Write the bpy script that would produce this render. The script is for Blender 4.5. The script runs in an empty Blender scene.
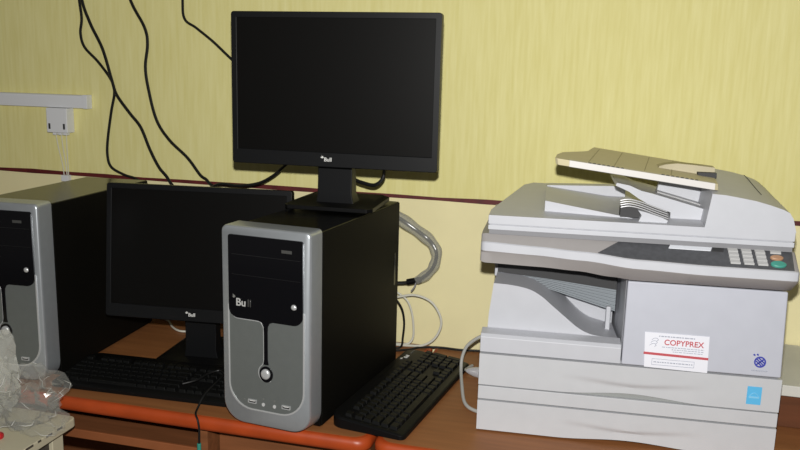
import bpy, bmesh, math, random
from mathutils import Vector, Matrix, noise

random.seed(7)
ZD = 0.75                                   # height of the desk top above the floor
C = bpy.context.scene.collection
SC = bpy.context.scene

# ------------------------------------------------------------------ frames
# every frame: origin x, y and the turn of its axes (x to the right, y away from the viewer)
DESK = (0.0, 1.4245, 0.2534)
TOWER = (-0.1471, 1.4861, 0.3612)
TOWER_L = (-0.7690, 1.7230, 0.205)
KEYS_R = (-0.1336, 1.5092, 0.3789)
COPIER = (0.1696, 1.5058, 0.186)
SCREEN = (-0.3660, 1.7145, 0.2263)
SCREEN_L = (-0.6974, 1.8174, 0.1449)


def wp(fr, a, b, z):
    x, y, t = fr
    return Vector((x + a * math.cos(t) + b * math.sin(t), y - a * math.sin(t) + b * math.cos(t), z + ZD))


# ------------------------------------------------------------------ materials
def mat(name, col, rough=0.5, metal=0.0, spec=0.5, bump=0.0, bscale=200.0, var=0.0, vscale=8.0, stretch=None, coat=0.0):
    m = bpy.data.materials.new(name)
    m.use_nodes = True
    nt = m.node_tree
    p = nt.nodes['Principled BSDF']
    p.inputs['Base Color'].default_value = (*col, 1)
    p.inputs['Roughness'].default_value = rough
    p.inputs['Metallic'].default_value = metal
    p.inputs['Specular IOR Level'].default_value = spec
    p.inputs['Coat Weight'].default_value = coat
    tc = nt.nodes.new('ShaderNodeTexCoord')
    mp = nt.nodes.new('ShaderNodeMapping')
    nt.links.new(tc.outputs['Object'], mp.inputs['Vector'])
    if stretch:
        mp.inputs['Scale'].default_value = stretch
    if var > 0:
        n = nt.nodes.new('ShaderNodeTexNoise')
        n.inputs['Scale'].default_value = vscale
        n.inputs['Detail'].default_value = 5
        nt.links.new(mp.outputs[0], n.inputs['Vector'])
        r = nt.nodes.new('ShaderNodeValToRGB')
        r.color_ramp.elements[0].position = 0.3
        r.color_ramp.elements[1].position = 0.7
        r.color_ramp.elements[0].color = (*[c * (1 - var) for c in col], 1)
        r.color_ramp.elements[1].color = (*[min(1, c * (1 + var)) for c in col], 1)
        nt.links.new(n.outputs['Fac'], r.inputs[0])
        nt.links.new(r.outputs[0], p.inputs['Base Color'])
    if bump > 0:
        n2 = nt.nodes.new('ShaderNodeTexNoise')
        n2.inputs['Scale'].default_value = bscale
        n2.inputs['Detail'].default_value = 3
        nt.links.new(tc.outputs['Object'], n2.inputs['Vector'])
        b = nt.nodes.new('ShaderNodeBump')
        b.inputs['Strength'].default_value = bump
        b.inputs['Distance'].default_value = 0.001
        nt.links.new(n2.outputs['Fac'], b.inputs['Height'])
        nt.links.new(b.outputs[0], p.inputs['Normal'])
    return m


def film_material(name, tint, alpha, rough, edge=0.45):
    """thin clear plastic: mostly lets light through, with a milky part and sharp glints"""
    m = bpy.data.materials.new(name)
    m.use_nodes = True
    nt = m.node_tree
    p = nt.nodes['Principled BSDF']
    p.inputs['Base Color'].default_value = (*tint, 1)
    p.inputs['Roughness'].default_value = rough
    p.inputs['Specular IOR Level'].default_value = 0.9
    out = nt.nodes['Material Output']
    tr = nt.nodes.new('ShaderNodeBsdfTransparent')
    tr.inputs['Color'].default_value = (0.97, 0.97, 0.96, 1)
    lw = nt.nodes.new('ShaderNodeLayerWeight')
    lw.inputs['Blend'].default_value = 0.35
    mr = nt.nodes.new('ShaderNodeMapRange')
    mr.inputs['To Min'].default_value = alpha
    mr.inputs['To Max'].default_value = min(1.0, alpha + edge)
    nt.links.new(lw.outputs['Facing'], mr.inputs['Value'])
    mx = nt.nodes.new('ShaderNodeMixShader')
    nt.links.new(mr.outputs[0], mx.inputs['Fac'])
    nt.links.new(tr.outputs[0], mx.inputs[1])
    nt.links.new(p.outputs[0], mx.inputs[2])
    nt.links.new(mx.outputs[0], out.inputs['Surface'])
    return m


def wall_material():
    """yellow streaked wallpaper over a cream lower wall"""
    m = bpy.data.materials.new('wallpaper')
    m.use_nodes = True
    nt = m.node_tree
    L = nt.links.new
    p = nt.nodes['Principled BSDF']
    p.inputs['Roughness'].default_value = 0.75
    p.inputs['Specular IOR Level'].default_value = 0.2
    tc = nt.nodes.new('ShaderNodeTexCoord')
    mp = nt.nodes.new('ShaderNodeMapping')
    mp.inputs['Scale'].default_value = (120, 120, 9)
    L(tc.outputs['Object'], mp.inputs['Vector'])
    n = nt.nodes.new('ShaderNodeTexNoise')
    n.inputs['Scale'].default_value = 1.0
    n.inputs['Detail'].default_value = 6
    L(mp.outputs[0], n.inputs['Vector'])
    r = nt.nodes.new('ShaderNodeValToRGB')
    r.color_ramp.elements[0].position = 0.2
    r.color_ramp.elements[0].color = (*WALL_Y0, 1)
    r.color_ramp.elements[1].position = 0.78
    r.color_ramp.elements[1].color = (*WALL_Y1, 1)
    L(n.outputs['Fac'], r.inputs[0])
    n2 = nt.nodes.new('ShaderNodeTexNoise')
    n2.inputs['Scale'].default_value = 9
    n2.inputs['Detail'].default_value = 4
    L(tc.outputs['Object'], n2.inputs['Vector'])
    r2 = nt.nodes.new('ShaderNodeValToRGB')
    r2.color_ramp.elements[0].position = 0.35
    r2.color_ramp.elements[0].color = (*[c * 0.95 for c in WALL_C], 1)
    r2.color_ramp.elements[1].position = 0.7
    r2.color_ramp.elements[1].color = (*WALL_C, 1)
    L(n2.outputs['Fac'], r2.inputs[0])
    sx = nt.nodes.new('ShaderNodeSeparateXYZ')
    L(tc.outputs['Object'], sx.inputs[0])
    gt = nt.nodes.new('ShaderNodeMath')
    gt.operation = 'GREATER_THAN'
    gt.inputs[1].default_value = ZD + 0.39
    L(sx.outputs['Z'], gt.inputs[0])
    mx = nt.nodes.new('ShaderNodeMix')
    mx.data_type = 'RGBA'
    L(gt.outputs[0], mx.inputs[0])
    L(r2.outputs[0], mx.inputs[6])
    L(r.outputs[0], mx.inputs[7])
    L(mx.outputs[2], p.inputs['Base Color'])
    b = nt.nodes.new('ShaderNodeBump')
    b.inputs['Strength'].default_value = 0.25
    b.inputs['Distance'].default_value = 0.001
    L(n.outputs['Fac'], b.inputs['Height'])
    L(b.outputs[0], p.inputs['Normal'])
    return m


def wood_material(name, dark, light, rough=0.45):
    m = bpy.data.materials.new(name)
    m.use_nodes = True
    nt = m.node_tree
    L = nt.links.new
    p = nt.nodes['Principled BSDF']
    p.inputs['Roughness'].default_value = rough
    p.inputs['Specular IOR Level'].default_value = 0.3
    tc = nt.nodes.new('ShaderNodeTexCoord')
    mp = nt.nodes.new('ShaderNodeMapping')
    mp.inputs['Scale'].default_value = (3, 40, 40)
    L(tc.outputs['Object'], mp.inputs['Vector'])
    n = nt.nodes.new('ShaderNodeTexNoise')
    n.inputs['Scale'].default_value = 1.5
    n.inputs['Detail'].default_value = 6
    L(mp.outputs[0], n.inputs['Vector'])
    r = nt.nodes.new('ShaderNodeValToRGB')
    r.color_ramp.elements[0].position = 0.3
    r.color_ramp.elements[0].color = (*dark, 1)
    r.color_ramp.elements[1].position = 0.7
    r.color_ramp.elements[1].color = (*light, 1)
    L(n.outputs['Fac'], r.inputs[0])
    L(r.outputs[0], p.inputs['Base Color'])
    return m


WALL_Y0 = (0.735, 0.67, 0.27)
WALL_Y1 = (0.83, 0.775, 0.375)
WALL_C = (0.88, 0.80, 0.47)

M = dict(
    wall=wall_material(),
    red=mat('red_border', (0.105, 0.010, 0.010), 0.6, var=0.3, vscale=30),
    floor=mat('floor_tile', (0.16, 0.12, 0.09), 0.6, var=0.3, vscale=4),
    plaster=mat('ceiling_paint', (0.75, 0.74, 0.68), 0.9, var=0.04),
    wood=wood_material('desk_laminate', (0.225, 0.088, 0.030), (0.30, 0.120, 0.042), 0.5),
    edge=mat('orange_edging', (0.34, 0.048, 0.008), 0.42, var=0.15, vscale=12),
    wood_d=wood_material('desk_inner_board', (0.15, 0.055, 0.02), (0.22, 0.08, 0.03), 0.6),
    steel=mat('black_case_paint', (0.003, 0.003, 0.003), 0.24, spec=0.36, bump=0.03, bscale=900),
    matte=mat('matte_black_panel', (0.0045, 0.0042, 0.0035), 0.5, spec=0.07, bump=0.1, bscale=900),
    recess=mat('grey_recess', (0.28, 0.29, 0.285), 0.5),
    silver=mat('silver_paint', (0.46, 0.49, 0.52), 0.36, metal=0.65, var=0.03, vscale=60),
    silver_d=mat('dark_silver_paint', (0.185, 0.20, 0.195), 0.42, metal=0.5, var=0.03, vscale=60),
    bright=mat('bright_silver', (0.62, 0.63, 0.64), 0.3, metal=0.5),
    gloss=mat('gloss_black', (0.004, 0.004, 0.005), 0.12, spec=0.35),
    black=mat('black_plastic', (0.004, 0.004, 0.0042), 0.42, spec=0.16, bump=0.05, bscale=700),
    black_s=mat('black_satin_plastic', (0.0055, 0.0058, 0.0065), 0.4, spec=0.25),
    screen=mat('dark_screen', (0.0032, 0.003, 0.0028), 0.42, spec=0.12),
    keycap=mat('key_plastic', (0.004, 0.0042, 0.0042), 0.45, spec=0.18),
    mark=mat('white_print', (0.62, 0.62, 0.60), 0.5),
    mark_m=mat('pale_print', (0.40, 0.40, 0.39), 0.5),
    mark_f=mat('faint_print', (0.05, 0.05, 0.048), 0.5),
    seam=mat('faint_seam', (0.010, 0.010, 0.011), 0.4),
    pad=mat('grey_lid_pad', (0.20, 0.20, 0.215), 0.6),
    shade_p=mat('slate_plastic', (0.24, 0.265, 0.29), 0.5, spec=0.3),
    mark_d=mat('grey_print', (0.16, 0.16, 0.15), 0.5),
    cable=mat('black_cable', (0.008, 0.008, 0.008), 0.4, spec=0.4),
    cable_g=mat('grey_cable', (0.42, 0.42, 0.40), 0.5),
    cable_w=mat('white_cable', (0.66, 0.65, 0.57), 0.5),
    white=mat('white_plastic', (0.50, 0.51, 0.55), 0.42, spec=0.35, var=0.02, vscale=30),
    drawer_w=mat('white_drawer_plastic', (0.51, 0.52, 0.545), 0.42, spec=0.35, var=0.02, vscale=30),
    door_w=mat('cool_white_plastic', (0.48, 0.495, 0.56), 0.45, spec=0.35, var=0.02, vscale=30),
    grey_p=mat('warm_grey_plastic', (0.335, 0.318, 0.315), 0.5, spec=0.3, var=0.02, vscale=30),
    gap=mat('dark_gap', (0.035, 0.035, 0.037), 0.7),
    panel=mat('dark_panel', (0.075, 0.077, 0.085), 0.4, var=0.15, vscale=120),
    btn=mat('grey_button', (0.46, 0.46, 0.46), 0.45),
    green=mat('green_button', (0.06, 0.30, 0.24), 0.4),
    orange=mat('orange_button', (0.42, 0.24, 0.14), 0.4),
    lcd=mat('pale_display', (0.72, 0.74, 0.80), 0.3),
    tray=mat('beige_tray_plastic', (0.58, 0.52, 0.34), 0.5, spec=0.3, var=0.02, vscale=40),
    tray_e=mat('pale_tray_edge', (0.62, 0.60, 0.58), 0.5),
    metal=mat('grey_metal', (0.34, 0.34, 0.35), 0.4, metal=0.3),
    paper=mat('white_sticker', (0.76, 0.77, 0.84), 0.5),
    red_ink=mat('red_ink', (0.50, 0.085, 0.10), 0.5),
    grey_ink=mat('grey_ink', (0.38, 0.40, 0.47), 0.5),
    blue_ink=mat('blue_ink', (0.05, 0.06, 0.36), 0.5),
    sky=mat('sky_blue_sticker', (0.10, 0.44, 0.74), 0.5),
    sky_l=mat('pale_blue_print', (0.22, 0.54, 0.78), 0.5),
    trunk=mat('white_trunking', (0.72, 0.73, 0.75), 0.5, spec=0.3),
    cream=mat('cream_board', (0.50, 0.46, 0.33), 0.5, var=0.06, vscale=10),
    worn=mat('worn_dark_edge', (0.05, 0.04, 0.03), 0.8),
    redcap=mat('red_plastic', (0.40, 0.01, 0.015), 0.4),
    teal=mat('green_plug_plastic', (0.03, 0.22, 0.17), 0.5),
    brown=wood_material('brown_board', (0.10, 0.035, 0.014), (0.15, 0.05, 0.02), 0.6),
    ledge=mat('grey_white_board', (0.60, 0.60, 0.56), 0.5, var=0.05),
    film=film_material('clear_film', (0.80, 0.80, 0.76), 0.035, 0.10, 0.22),
    film_m=film_material('milky_film', (0.78, 0.78, 0.72), 0.20, 0.14, 0.35),
    crease=film_material('film_crease', (0.85, 0.85, 0.82), 0.55, 0.2),
    sleeve=film_material('cable_sleeve', (0.55, 0.55, 0.50), 0.30, 0.2),
    plugclear=film_material('clear_plug_plastic', (0.62, 0.62, 0.66), 0.55, 0.25),
)


# ------------------------------------------------------------------ mesh building
class MB:
    def __init__(self):
        self.bm = bmesh.new()

    def poly(self, pts):
        vs = [self.bm.verts.new(p) for p in pts]
        return self.bm.faces.new(vs)

    def box(self, x0, x1, y0, y1, z0, z1):
        v = [self.bm.verts.new(p) for p in ((x0, y0, z0), (x1, y0, z0), (x1, y1, z0), (x0, y1, z0), (x0, y0, z1), (x1, y0, z1), (x1, y1, z1), (x0, y1, z1))]
        for f in ((0, 3, 2, 1), (4, 5, 6, 7), (0, 1, 5, 4), (1, 2, 6, 5), (2, 3, 7, 6), (3, 0, 4, 7)):
            self.bm.faces.new([v[i] for i in f])
        return self

    def loft(self, rings, closed=True, caps=True):
        R = [[self.bm.verts.new(p) for p in r] for r in rings]
        n = len(R[0])
        for A, B in zip(R, R[1:]):
            for i in range(n if closed else n - 1):
                j = (i + 1) % n
                self.bm.faces.new((A[i], A[j], B[j], B[i]))
        if caps and closed:
            self.bm.faces.new(R[0][::-1])
            self.bm.faces.new(R[-1])
        return self

    def prism_y(self, prof, y0, y1, prof2=None):
        """profile in (x, z) swept from y0 to y1"""
        p2 = prof2 or prof
        return self.loft([[(x, y0, z) for x, z in prof], [(x, y1, z) for x, z in p2]])

    def prism_x(self, prof, x0, x1):
        """profile in (y, z) swept along x"""
        return self.loft([[(x0, y, z) for y, z in prof], [(x1, y, z) for y, z in prof]])

    def prism_z(self, prof, z0, z1, prof2=None):
        p2 = prof2 or prof
        return self.loft([[(x, y, z0) for x, y in prof], [(x, y, z1) for x, y in p2]])

    def tube(self, pts, r, n=8, smooth=True, caps=True):
        P = [Vector(p) for p in pts]
        if smooth and len(P) > 2:
            P = catmull(P)
        rings = []
        up = Vector((0.13, 0.21, 0.97)).normalized()
        for i, p in enumerate(P):
            t = (P[min(i + 1, len(P) - 1)] - P[max(i - 1, 0)])
            if t.length < 1e-9:
                t = Vector((0, 0, 1))
            t.normalize()
            u = up - t * up.dot(t)
            if u.length < 1e-3:
                u = Vector((1, 0, 0)) - t * t.x
            u.normalize()
            up = u
            w = t.cross(u)
            rr = r(i / (len(P) - 1)) if callable(r) else r
            rings.append([p + (u * math.cos(2 * math.pi * k / n) + w * math.sin(2 * math.pi * k / n)) * rr for k in range(n)])
        return self.loft(rings, caps=caps)

    def disc(self, cx, cz, rx, rz, y0, y1, n=24):
        pr = [(cx + rx * math.cos(2 * math.pi * k / n), cz + rz * math.sin(2 * math.pi * k / n)) for k in range(n)]
        return self.prism_y(pr, y0, y1)

    def ring_y(self, outer, inner, y0, y1):
        """frame between two outlines of equal count in (x, z)"""
        n = len(outer)
        o0 = [self.bm.verts.new((x, y0, z)) for x, z in outer]
        i0 = [self.bm.verts.new((x, y0, z)) for x, z in inner]
        o1 = [self.bm.verts.new((x, y1, z)) for x, z in outer]
        i1 = [self.bm.verts.new((x, y1, z)) for x, z in inner]
        for k in range(n):
            j = (k + 1) % n
            self.bm.faces.new((o0[k], o0[j], i0[j], i0[k]))
            self.bm.faces.new((o1[j], o1[k], i1[k], i1[j]))
            self.bm.faces.new((o0[j], o0[k], o1[k], o1[j]))
            self.bm.faces.new((i0[k], i0[j], i1[j], i1[k]))
        return self

    def build(self, name, m, parent=None, bevel=0.0, seg=2, smooth=False, angle=40, xf=None):
        if xf is not None:
            bmesh.ops.transform(self.bm, matrix=xf, verts=self.bm.verts)
        bmesh.ops.recalc_face_normals(self.bm, faces=self.bm.faces)
        me = bpy.data.meshes.new(name)
        self.bm.to_mesh(me)
        self.bm.free()
        o = bpy.data.objects.new(name, me)
        C.objects.link(o)
        me.materials.append(M[m] if isinstance(m, str) else m)
        if parent:
            o.parent = parent
        if smooth or bevel > 0:
            for p in me.polygons:
                p.use_smooth = True
            me.set_sharp_from_angle(angle=math.radians(angle))
        if bevel > 0:
            b = o.modifiers.new('edge', 'BEVEL')
            b.width = bevel
            b.segments = seg
            b.limit_method = 'ANGLE'
            b.angle_limit = math.radians(35)
            b.harden_normals = True
        return o


def catmull(P, k=6):
    out = []
    n = len(P)
    for i in range(n - 1):
        p0, p1, p2, p3 = P[max(i - 1, 0)], P[i], P[i + 1], P[min(i + 2, n - 1)]
        for s in range(k):
            t = s / k
            out.append(0.5 * ((2 * p1) + (p2 - p0) * t + (2 * p0 - 5 * p1 + 4 * p2 - p3) * t * t + (3 * p1 - p0 - 3 * p2 + p3) * t ** 3))
    out.append(P[-1])
    return out


def rrect(x0, x1, z0, z1, r, n=5):
    """rounded rectangle; r = radius or four radii (bottom right, top right, top left, bottom left)"""
    rs = r if isinstance(r, (tuple, list)) else (r,) * 4
    out = []
    for (cx, cz, sx, sz, rad, a0) in ((x1, z0, -1, 1, rs[0], -90), (x1, z1, -1, -1, rs[1], 0), (x0, z1, 1, -1, rs[2], 90), (x0, z0, 1, 1, rs[3], 180)):
        for k in range(n + 1):
            a = math.radians(a0 + 90 * k / n)
            out.append((cx + sx * rad + rad * math.cos(a), cz + sz * rad + rad * math.sin(a)))
    return out


def thing(name, label, cat, fr=None, origin=(0, 0, 0), group=None, loc=None, rz=None):
    o = bpy.data.objects.new(name, None)
    o.empty_display_size = 0.05
    C.objects.link(o)
    if fr:
        o.location = wp(fr, *origin)
        o.rotation_euler = (0, 0, -fr[2])
    if loc is not None:
        o.location = loc
    if rz is not None:
        o.rotation_euler = (0, 0, rz)
    return tag(o, label, cat, group)


def tag(o, label, cat, group=None):
    o['label'] = label
    o['category'] = cat
    if group:
        o['group'] = group
    return o


def place(o, fr, origin=(0, 0, 0)):
    o.location = wp(fr, *origin)
    o.rotation_euler = (0, 0, -fr[2])
    return o


def text_obj(name, body, size, m, parent, x, y, z, depth=0.0006, stretch=1.0, shear=0.0, off=0.0):
    """lettering as a mesh, standing in the x-z plane of the parent"""
    cu = bpy.data.curves.new(name, 'FONT')
    cu.body = body
    cu.size = size
    cu.extrude = depth
    cu.shear = shear
    cu.offset = off
    cu.align_x = 'CENTER'
    t = bpy.data.objects.new(name + '_source', cu)
    C.objects.link(t)
    bpy.context.view_layer.update()
    me = bpy.data.meshes.new_from_object(t.evaluated_get(bpy.context.evaluated_depsgraph_get()))
    bpy.data.objects.remove(t)
    bpy.data.curves.remove(cu)
    me.name = name
    me.transform(Matrix.Translation((x, y, z)) @ Matrix.Rotation(math.radians(90), 4, 'X') @ Matrix.Diagonal((stretch, 1, 1, 1)))
    me.materials.clear()
    me.materials.append(M[m])
    o = bpy.data.objects.new(name, me)
    C.objects.link(o)
    o.parent = parent
    return o


def copy_tree(o, parent=None):
    c = o.copy()
    C.objects.link(c)
    if parent:
        c.parent = parent
    for ch in list(o.children):
        copy_tree(ch, c)
    return c


# ------------------------------------------------------------------ the setting
def setting():
    w = MB()
    w.box(-4.0, 3.4, 0.606, 0.76, -ZD, 1.95)
    w = w.build('wall_back', 'wall')
    place(w, DESK)
    # object space of the wall starts at desk height: bring it to the floor so the dado height reads in metres
    w.data.transform(Matrix.Translation((0, 0, ZD)))
    w.location.z = 0.0
    w['kind'] = 'structure'
    t = MB()
    n = 60
    pts_t, pts_b = [], []
    for i in range(n + 1):
        x = -4.0 + 7.4 * i / n
        j = 0.0012 * math.sin(x * 9.0) + 0.001 * math.sin(x * 23)
        drop = -0.0035 * (x + 0.3)
        pts_t.append((x, 0.3965 + j + drop))
        pts_b.append((x, 0.3865 - j * 0.5 + drop))
    rings = [[(a[0], 0.6035, b[1]), (a[0], 0.6035, a[1]), (a[0], 0.608, a[1]), (a[0], 0.608, b[1])] for a, b in zip(pts_t, pts_b)]
    t.loft(rings)
    t = t.build('trim_1', 'red')
    place(t, DESK)
    t['kind'] = 'structure'
    f = MB().box(-4.0, 3.4, -3.6, 0.76, -ZD - 0.1, -ZD).build('floor', 'floor')
    place(f, DESK)
    f['kind'] = 'structure'


# ------------------------------------------------------------------ desks
def desk(a0, a1, label, round_left, round_right, tray_span=None, panels=()):
    o = thing('computer_desk', label, 'desk', DESK, (0, 0, 0), 'wooden computer desks along the wall')
    dep, th = 0.585, 0.03
    rl = 0.03 if round_left else 0.004
    rr_ = 0.03 if round_right else 0.004
    e = 0.012

    def outline(inset):
        pts = []
        for (cx, cy, r, s0) in ((a0 + inset, 0 + inset, rl, 180), (a1 - inset, 0 + inset, rr_, 270)):
            for k in range(7):
                a = math.radians(s0 + 90 * k / 6)
                ox = cx + r if s0 == 180 else cx - r
                pts.append((ox + r * math.cos(a), cy + r + r * math.sin(a)))
        pts += [(a1 - inset, dep), (a0 + inset, dep)]
        return pts
    MB().prism_z(outline(e), -th, 0).build('worktop', 'wood', o, smooth=True)
    # rounded orange edging that runs along the front and the ends
    eo, ei = outline(0), outline(e)
    b = MB()
    rings = []
    prof = [(0, -0.0004), (0.35, -0.0004), (0.75, -0.003), (1.0, -0.010), (1.0, -0.021), (0.75, -0.028), (0.35, -0.0305), (0, -0.0305)]
    for (x0, y0), (x1, y1) in list(zip(ei, eo))[-1:] + list(zip(ei, eo))[:-1]:
        rings.append([(x0 + (x1 - x0) * s, y0 + (y1 - y0) * s, z) for s, z in prof])
    b.loft(rings).build('edge_band', 'edge', o, smooth=True, angle=60)
    for pa in panels:
        MB().box(pa, pa + 0.017, 0.032, dep - 0.02, -ZD, -th - 0.0005).build('side_panel', 'wood_d', o, bevel=0.001)
    MB().box(a0 + 0.03, a1 - 0.03, dep - 0.02, dep - 0.005, -ZD + 0.15, -th - 0.0005).build('back_panel', 'wood_d', o)
    if tray_span:
        t0, t1 = tray_span
        tr = MB().box(t0, t1, 0.058, 0.42, -0.115, -0.098).build('keyboard_tray', 'wood_d', o)
        MB().box(t0, t1, 0.050, 0.0575, -0.118, -0.097).build('front_strip', 'edge_b', tr, bevel=0.002)
    return o


M['edge_b'] = mat('brown_edging', (0.26, 0.085, 0.03), 0.5, var=0.15, vscale=12)


def desks():
    o = desk(-1.9, -0.0535, 'brown wooden desk with orange rounded edge carrying both computer towers and a pull-out tray', False, True, (-1.30, -0.4345), (-1.32, -0.4335, -0.075))
    MB().box(-0.412, -0.08, 0.075, 0.092, -0.26, -0.036).build('drawer_front', 'wood_d', o, bevel=0.002)
    MB().box(-0.35, -0.16, 0.066, 0.0745, -0.155, -0.145).build('drawer_handle', 'black', o, bevel=0.002)
    desk(-0.0465, 1.35, 'brown wooden desk with orange rounded edge that the big white photocopier stands on', True, False, None, (-0.03, 1.31))


# ------------------------------------------------------------------ computer tower
def make_tower(label):
    W, D, H, B = 0.188, 0.414, 0.409, 0.049
    o = thing('computer_tower', label, 'computer', TOWER, (0, 0, 0), 'desktop computer towers')
    b = MB().box(-W + 0.003, -0.003, 0, D, 0.006, H - 0.004)
    case = b.build('case', 'steel', o, bevel=0.002)
    side = []
    for x0, x1 in ((-W + 0.0005, -W + 0.0028), (-0.0028, -0.0005)):
        side.append(MB().box(x0, x1, 0.003, D - 0.002, 0.008, H - 0.0055).build('side_panel', 'matte', o, bevel=0.0008))
    case = side[1]
    # side grip slot near the back
    MB().prism_x([(D - 0.030 + y, z) for y, z in rrect(0, 0.010, 0.205, 0.285, 0.005)], -0.003, -0.0001).build('side_grip', 'gloss', case)
    for fx in (-W + 0.03, -0.03):
        for fy in (0.03, D - 0.04):
            MB().prism_z([(fx + 0.012 * math.cos(k * math.pi / 6), fy + 0.012 * math.sin(k * math.pi / 6)) for k in range(12)], 0.0, 0.0065).build('foot', 'black', o)
    MB().box(-W + 0.02, -0.02, D, D + 0.002, 0.02, H - 0.03).build('rear_plate', 'metal', o)
    # silver bezel: rounded lower corners, soft front edges
    rings = []
    out = []
    for y, ins in ((0.0, 0.0), (-B + 0.007, 0.0), (-B + 0.002, 0.001), (-B, 0.0035)):
        rings.append([(x, y, z) for x, z in rrect(-W - 0.008 + ins, -0.001 - ins, 0.0015 + ins + (0.006 if y < -0.03 else 0), H + 0.002 - ins, (0.040, 0.009, 0.012, 0.045), 7)])
    MB().loft(rings).build('front_bezel', 'silver', o, smooth=True, angle=50)
    F = -B
    # recessed darker face inside the light border
    face = rrect(-0.178, -0.015, 0.043, 0.252, (0.050, 0.004, 0.004, 0.050), 8)
    MB().prism_y(face, F - 0.0012, F + 0.002).build('front_face', 'silver_d', o, smooth=True)
    # bright hem around the lower face
    outer = rrect(-0.181, -0.012, 0.040, 0.255, (0.052, 0.004, 0.004, 0.052), 8)
    MB().ring_y(outer, face, F - 0.0022, F + 0.001).build('face_hem', 'bright', o, smooth=True)
    # glossy black drive panel with a stem running down to the power button
    top = rrect(-0.178, -0.015, 0.228, 0.394, (0.020, 0.005, 0.005, 0.020), 6)
    pts = []
    for x, z in top:
        pts.append((x, z))
    # insert the stem into the bottom edge
    iz = len(pts) - 1
    stem = [(-0.112, 0.2280), (-0.1045, 0.225), (-0.1005, 0.217), (-0.0998, 0.205), (-0.0998, 0.150), (-0.1015, 0.140)]
    stem2 = [(-x * 1 - 0.192, z) for x, z in stem][::-1]
    pts = pts + stem + stem2
    MB().prism_y(pts, F - 0.0035, F).build('drive_panel', 'gloss', o)
    hem = [(-0.176, 0.247), (-0.1745, 0.238), (-0.169, 0.231), (-0.158, 0.2268), (-0.114, 0.2262), (-0.106, 0.223), (-0.102, 0.216), (-0.1012, 0.204), (-0.1012, 0.152), (-0.1035, 0.140), (-0.111, 0.131), (-0.1125, 0.119), (-0.107, 0.108), (-0.096, 0.1040), (-0.086, 0.107)]
    MB().tube([(x, F - 0.0018, z) for x, z in hem], 0.0010, 6).build('panel_hem', 'bright', o)
    MB().disc(-0.096, 0.120, 0.0150, 0.0165, F - 0.0030, F + 0.001, 28).build('button_ring', 'gloss', o)
    r = []
    for y, s in ((F - 0.002, 1.0), (F - 0.006, 1.0), (F - 0.0078, 0.8), (F - 0.0083, 0.45)):
        r.append([(-0.096 + 0.0098 * s * math.cos(2 * math.pi * k / 24), y, 0.121 + 0.0105 * s * math.sin(2 * math.pi * k / 24)) for k in range(24)])
    MB().loft(r).build('power_button', 'bright', o, smooth=True, angle=60)
    r = []
    for y, s in ((F - 0.003, 1.0), (F - 0.005, 0.9), (F - 0.0065, 0.5)):
        r.append([(-0.034 + 0.0062 * s * math.cos(2 * math.pi * k / 16), y, 0.2645 + 0.0058 * s * math.sin(2 * math.pi * k / 16)) for k in range(16)])
    MB().loft(r).build('eject_button', 'bright', o, smooth=True, angle=60)
    # faint drive door lines on the black panel
    MB().box(-0.170, -0.020, F - 0.0040, F - 0.0034, 0.3555, 0.3565).box(-0.170, -0.020, F - 0.0040, F - 0.0034, 0.3155, 0.3162).build('drive_seam', 'seam', o)
    MB().box(-0.060, -0.038, F - 0.0042, F - 0.0034, 0.368, 0.374).build('drive_mark', 'mark_f', o)
    # usb sockets and symbols
    for x in (-0.128, -0.052):
        sx = MB().ring_y(rrect(x - 0.0095, x + 0.0095, 0.0545, 0.0625, 0.001, 2), rrect(x - 0.0078, x + 0.0078, 0.0562, 0.0608, 0.0006, 2), F - 0.0028, F)
        s = sx.build('usb_socket', 'bright', o)
        MB().box(x - 0.0078, x + 0.0078, F - 0.0016, F, 0.0562, 0.0608).build('socket_hole', 'black', s)
        MB().box(x - 0.006, x + 0.006, F - 0.0026, F - 0.0016, 0.0590, 0.0604).build('socket_tongue', 'mark', s)
    for x in (-0.103, -0.078):
        MB().disc(x, 0.0555, 0.0034, 0.0038, F - 0.0022, F, 14).build('audio_socket', 'btn', o)
    for sx_, sz_ in ((-0.146, 0.0600), (-0.103, 0.067), (-0.078, 0.067)):
        MB().disc(sx_, sz_, 0.0013, 0.0013, F - 0.0018, F, 10).build('socket_symbol', 'mark_d', o)
    # maker's mark: two bright letters, two dim ones, a small tree to the left
    text_obj('logo_lettering', 'Bu', 0.0215, 'mark_m', o, -0.1500, F - 0.0042, 0.2535, stretch=1.0, off=0.0003)
    text_obj('logo_lettering', 'll', 0.0215, 'mark_f', o, -0.1310, F - 0.0042, 0.2535)
    MB().prism_y([(-0.1665, 0.268), (-0.1690, 0.271), (-0.1670, 0.2722), (-0.1685, 0.2755), (-0.1640, 0.2730), (-0.1625, 0.2700), (-0.1645, 0.2685)], F - 0.0044, F - 0.0030).build('logo_tree', 'mark_d', o)
    return o


def towers():
    a = make_tower('black and silver computer tower with a monitor standing on top of it')
    b = copy_tree(a)
    b.location = wp(TOWER_L, 0, 0, 0)
    b.rotation_euler = (0, 0, -TOWER_L[2])
    b['label'] = 'black and silver computer tower at the left end, behind the crumpled plastic bag'


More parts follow.
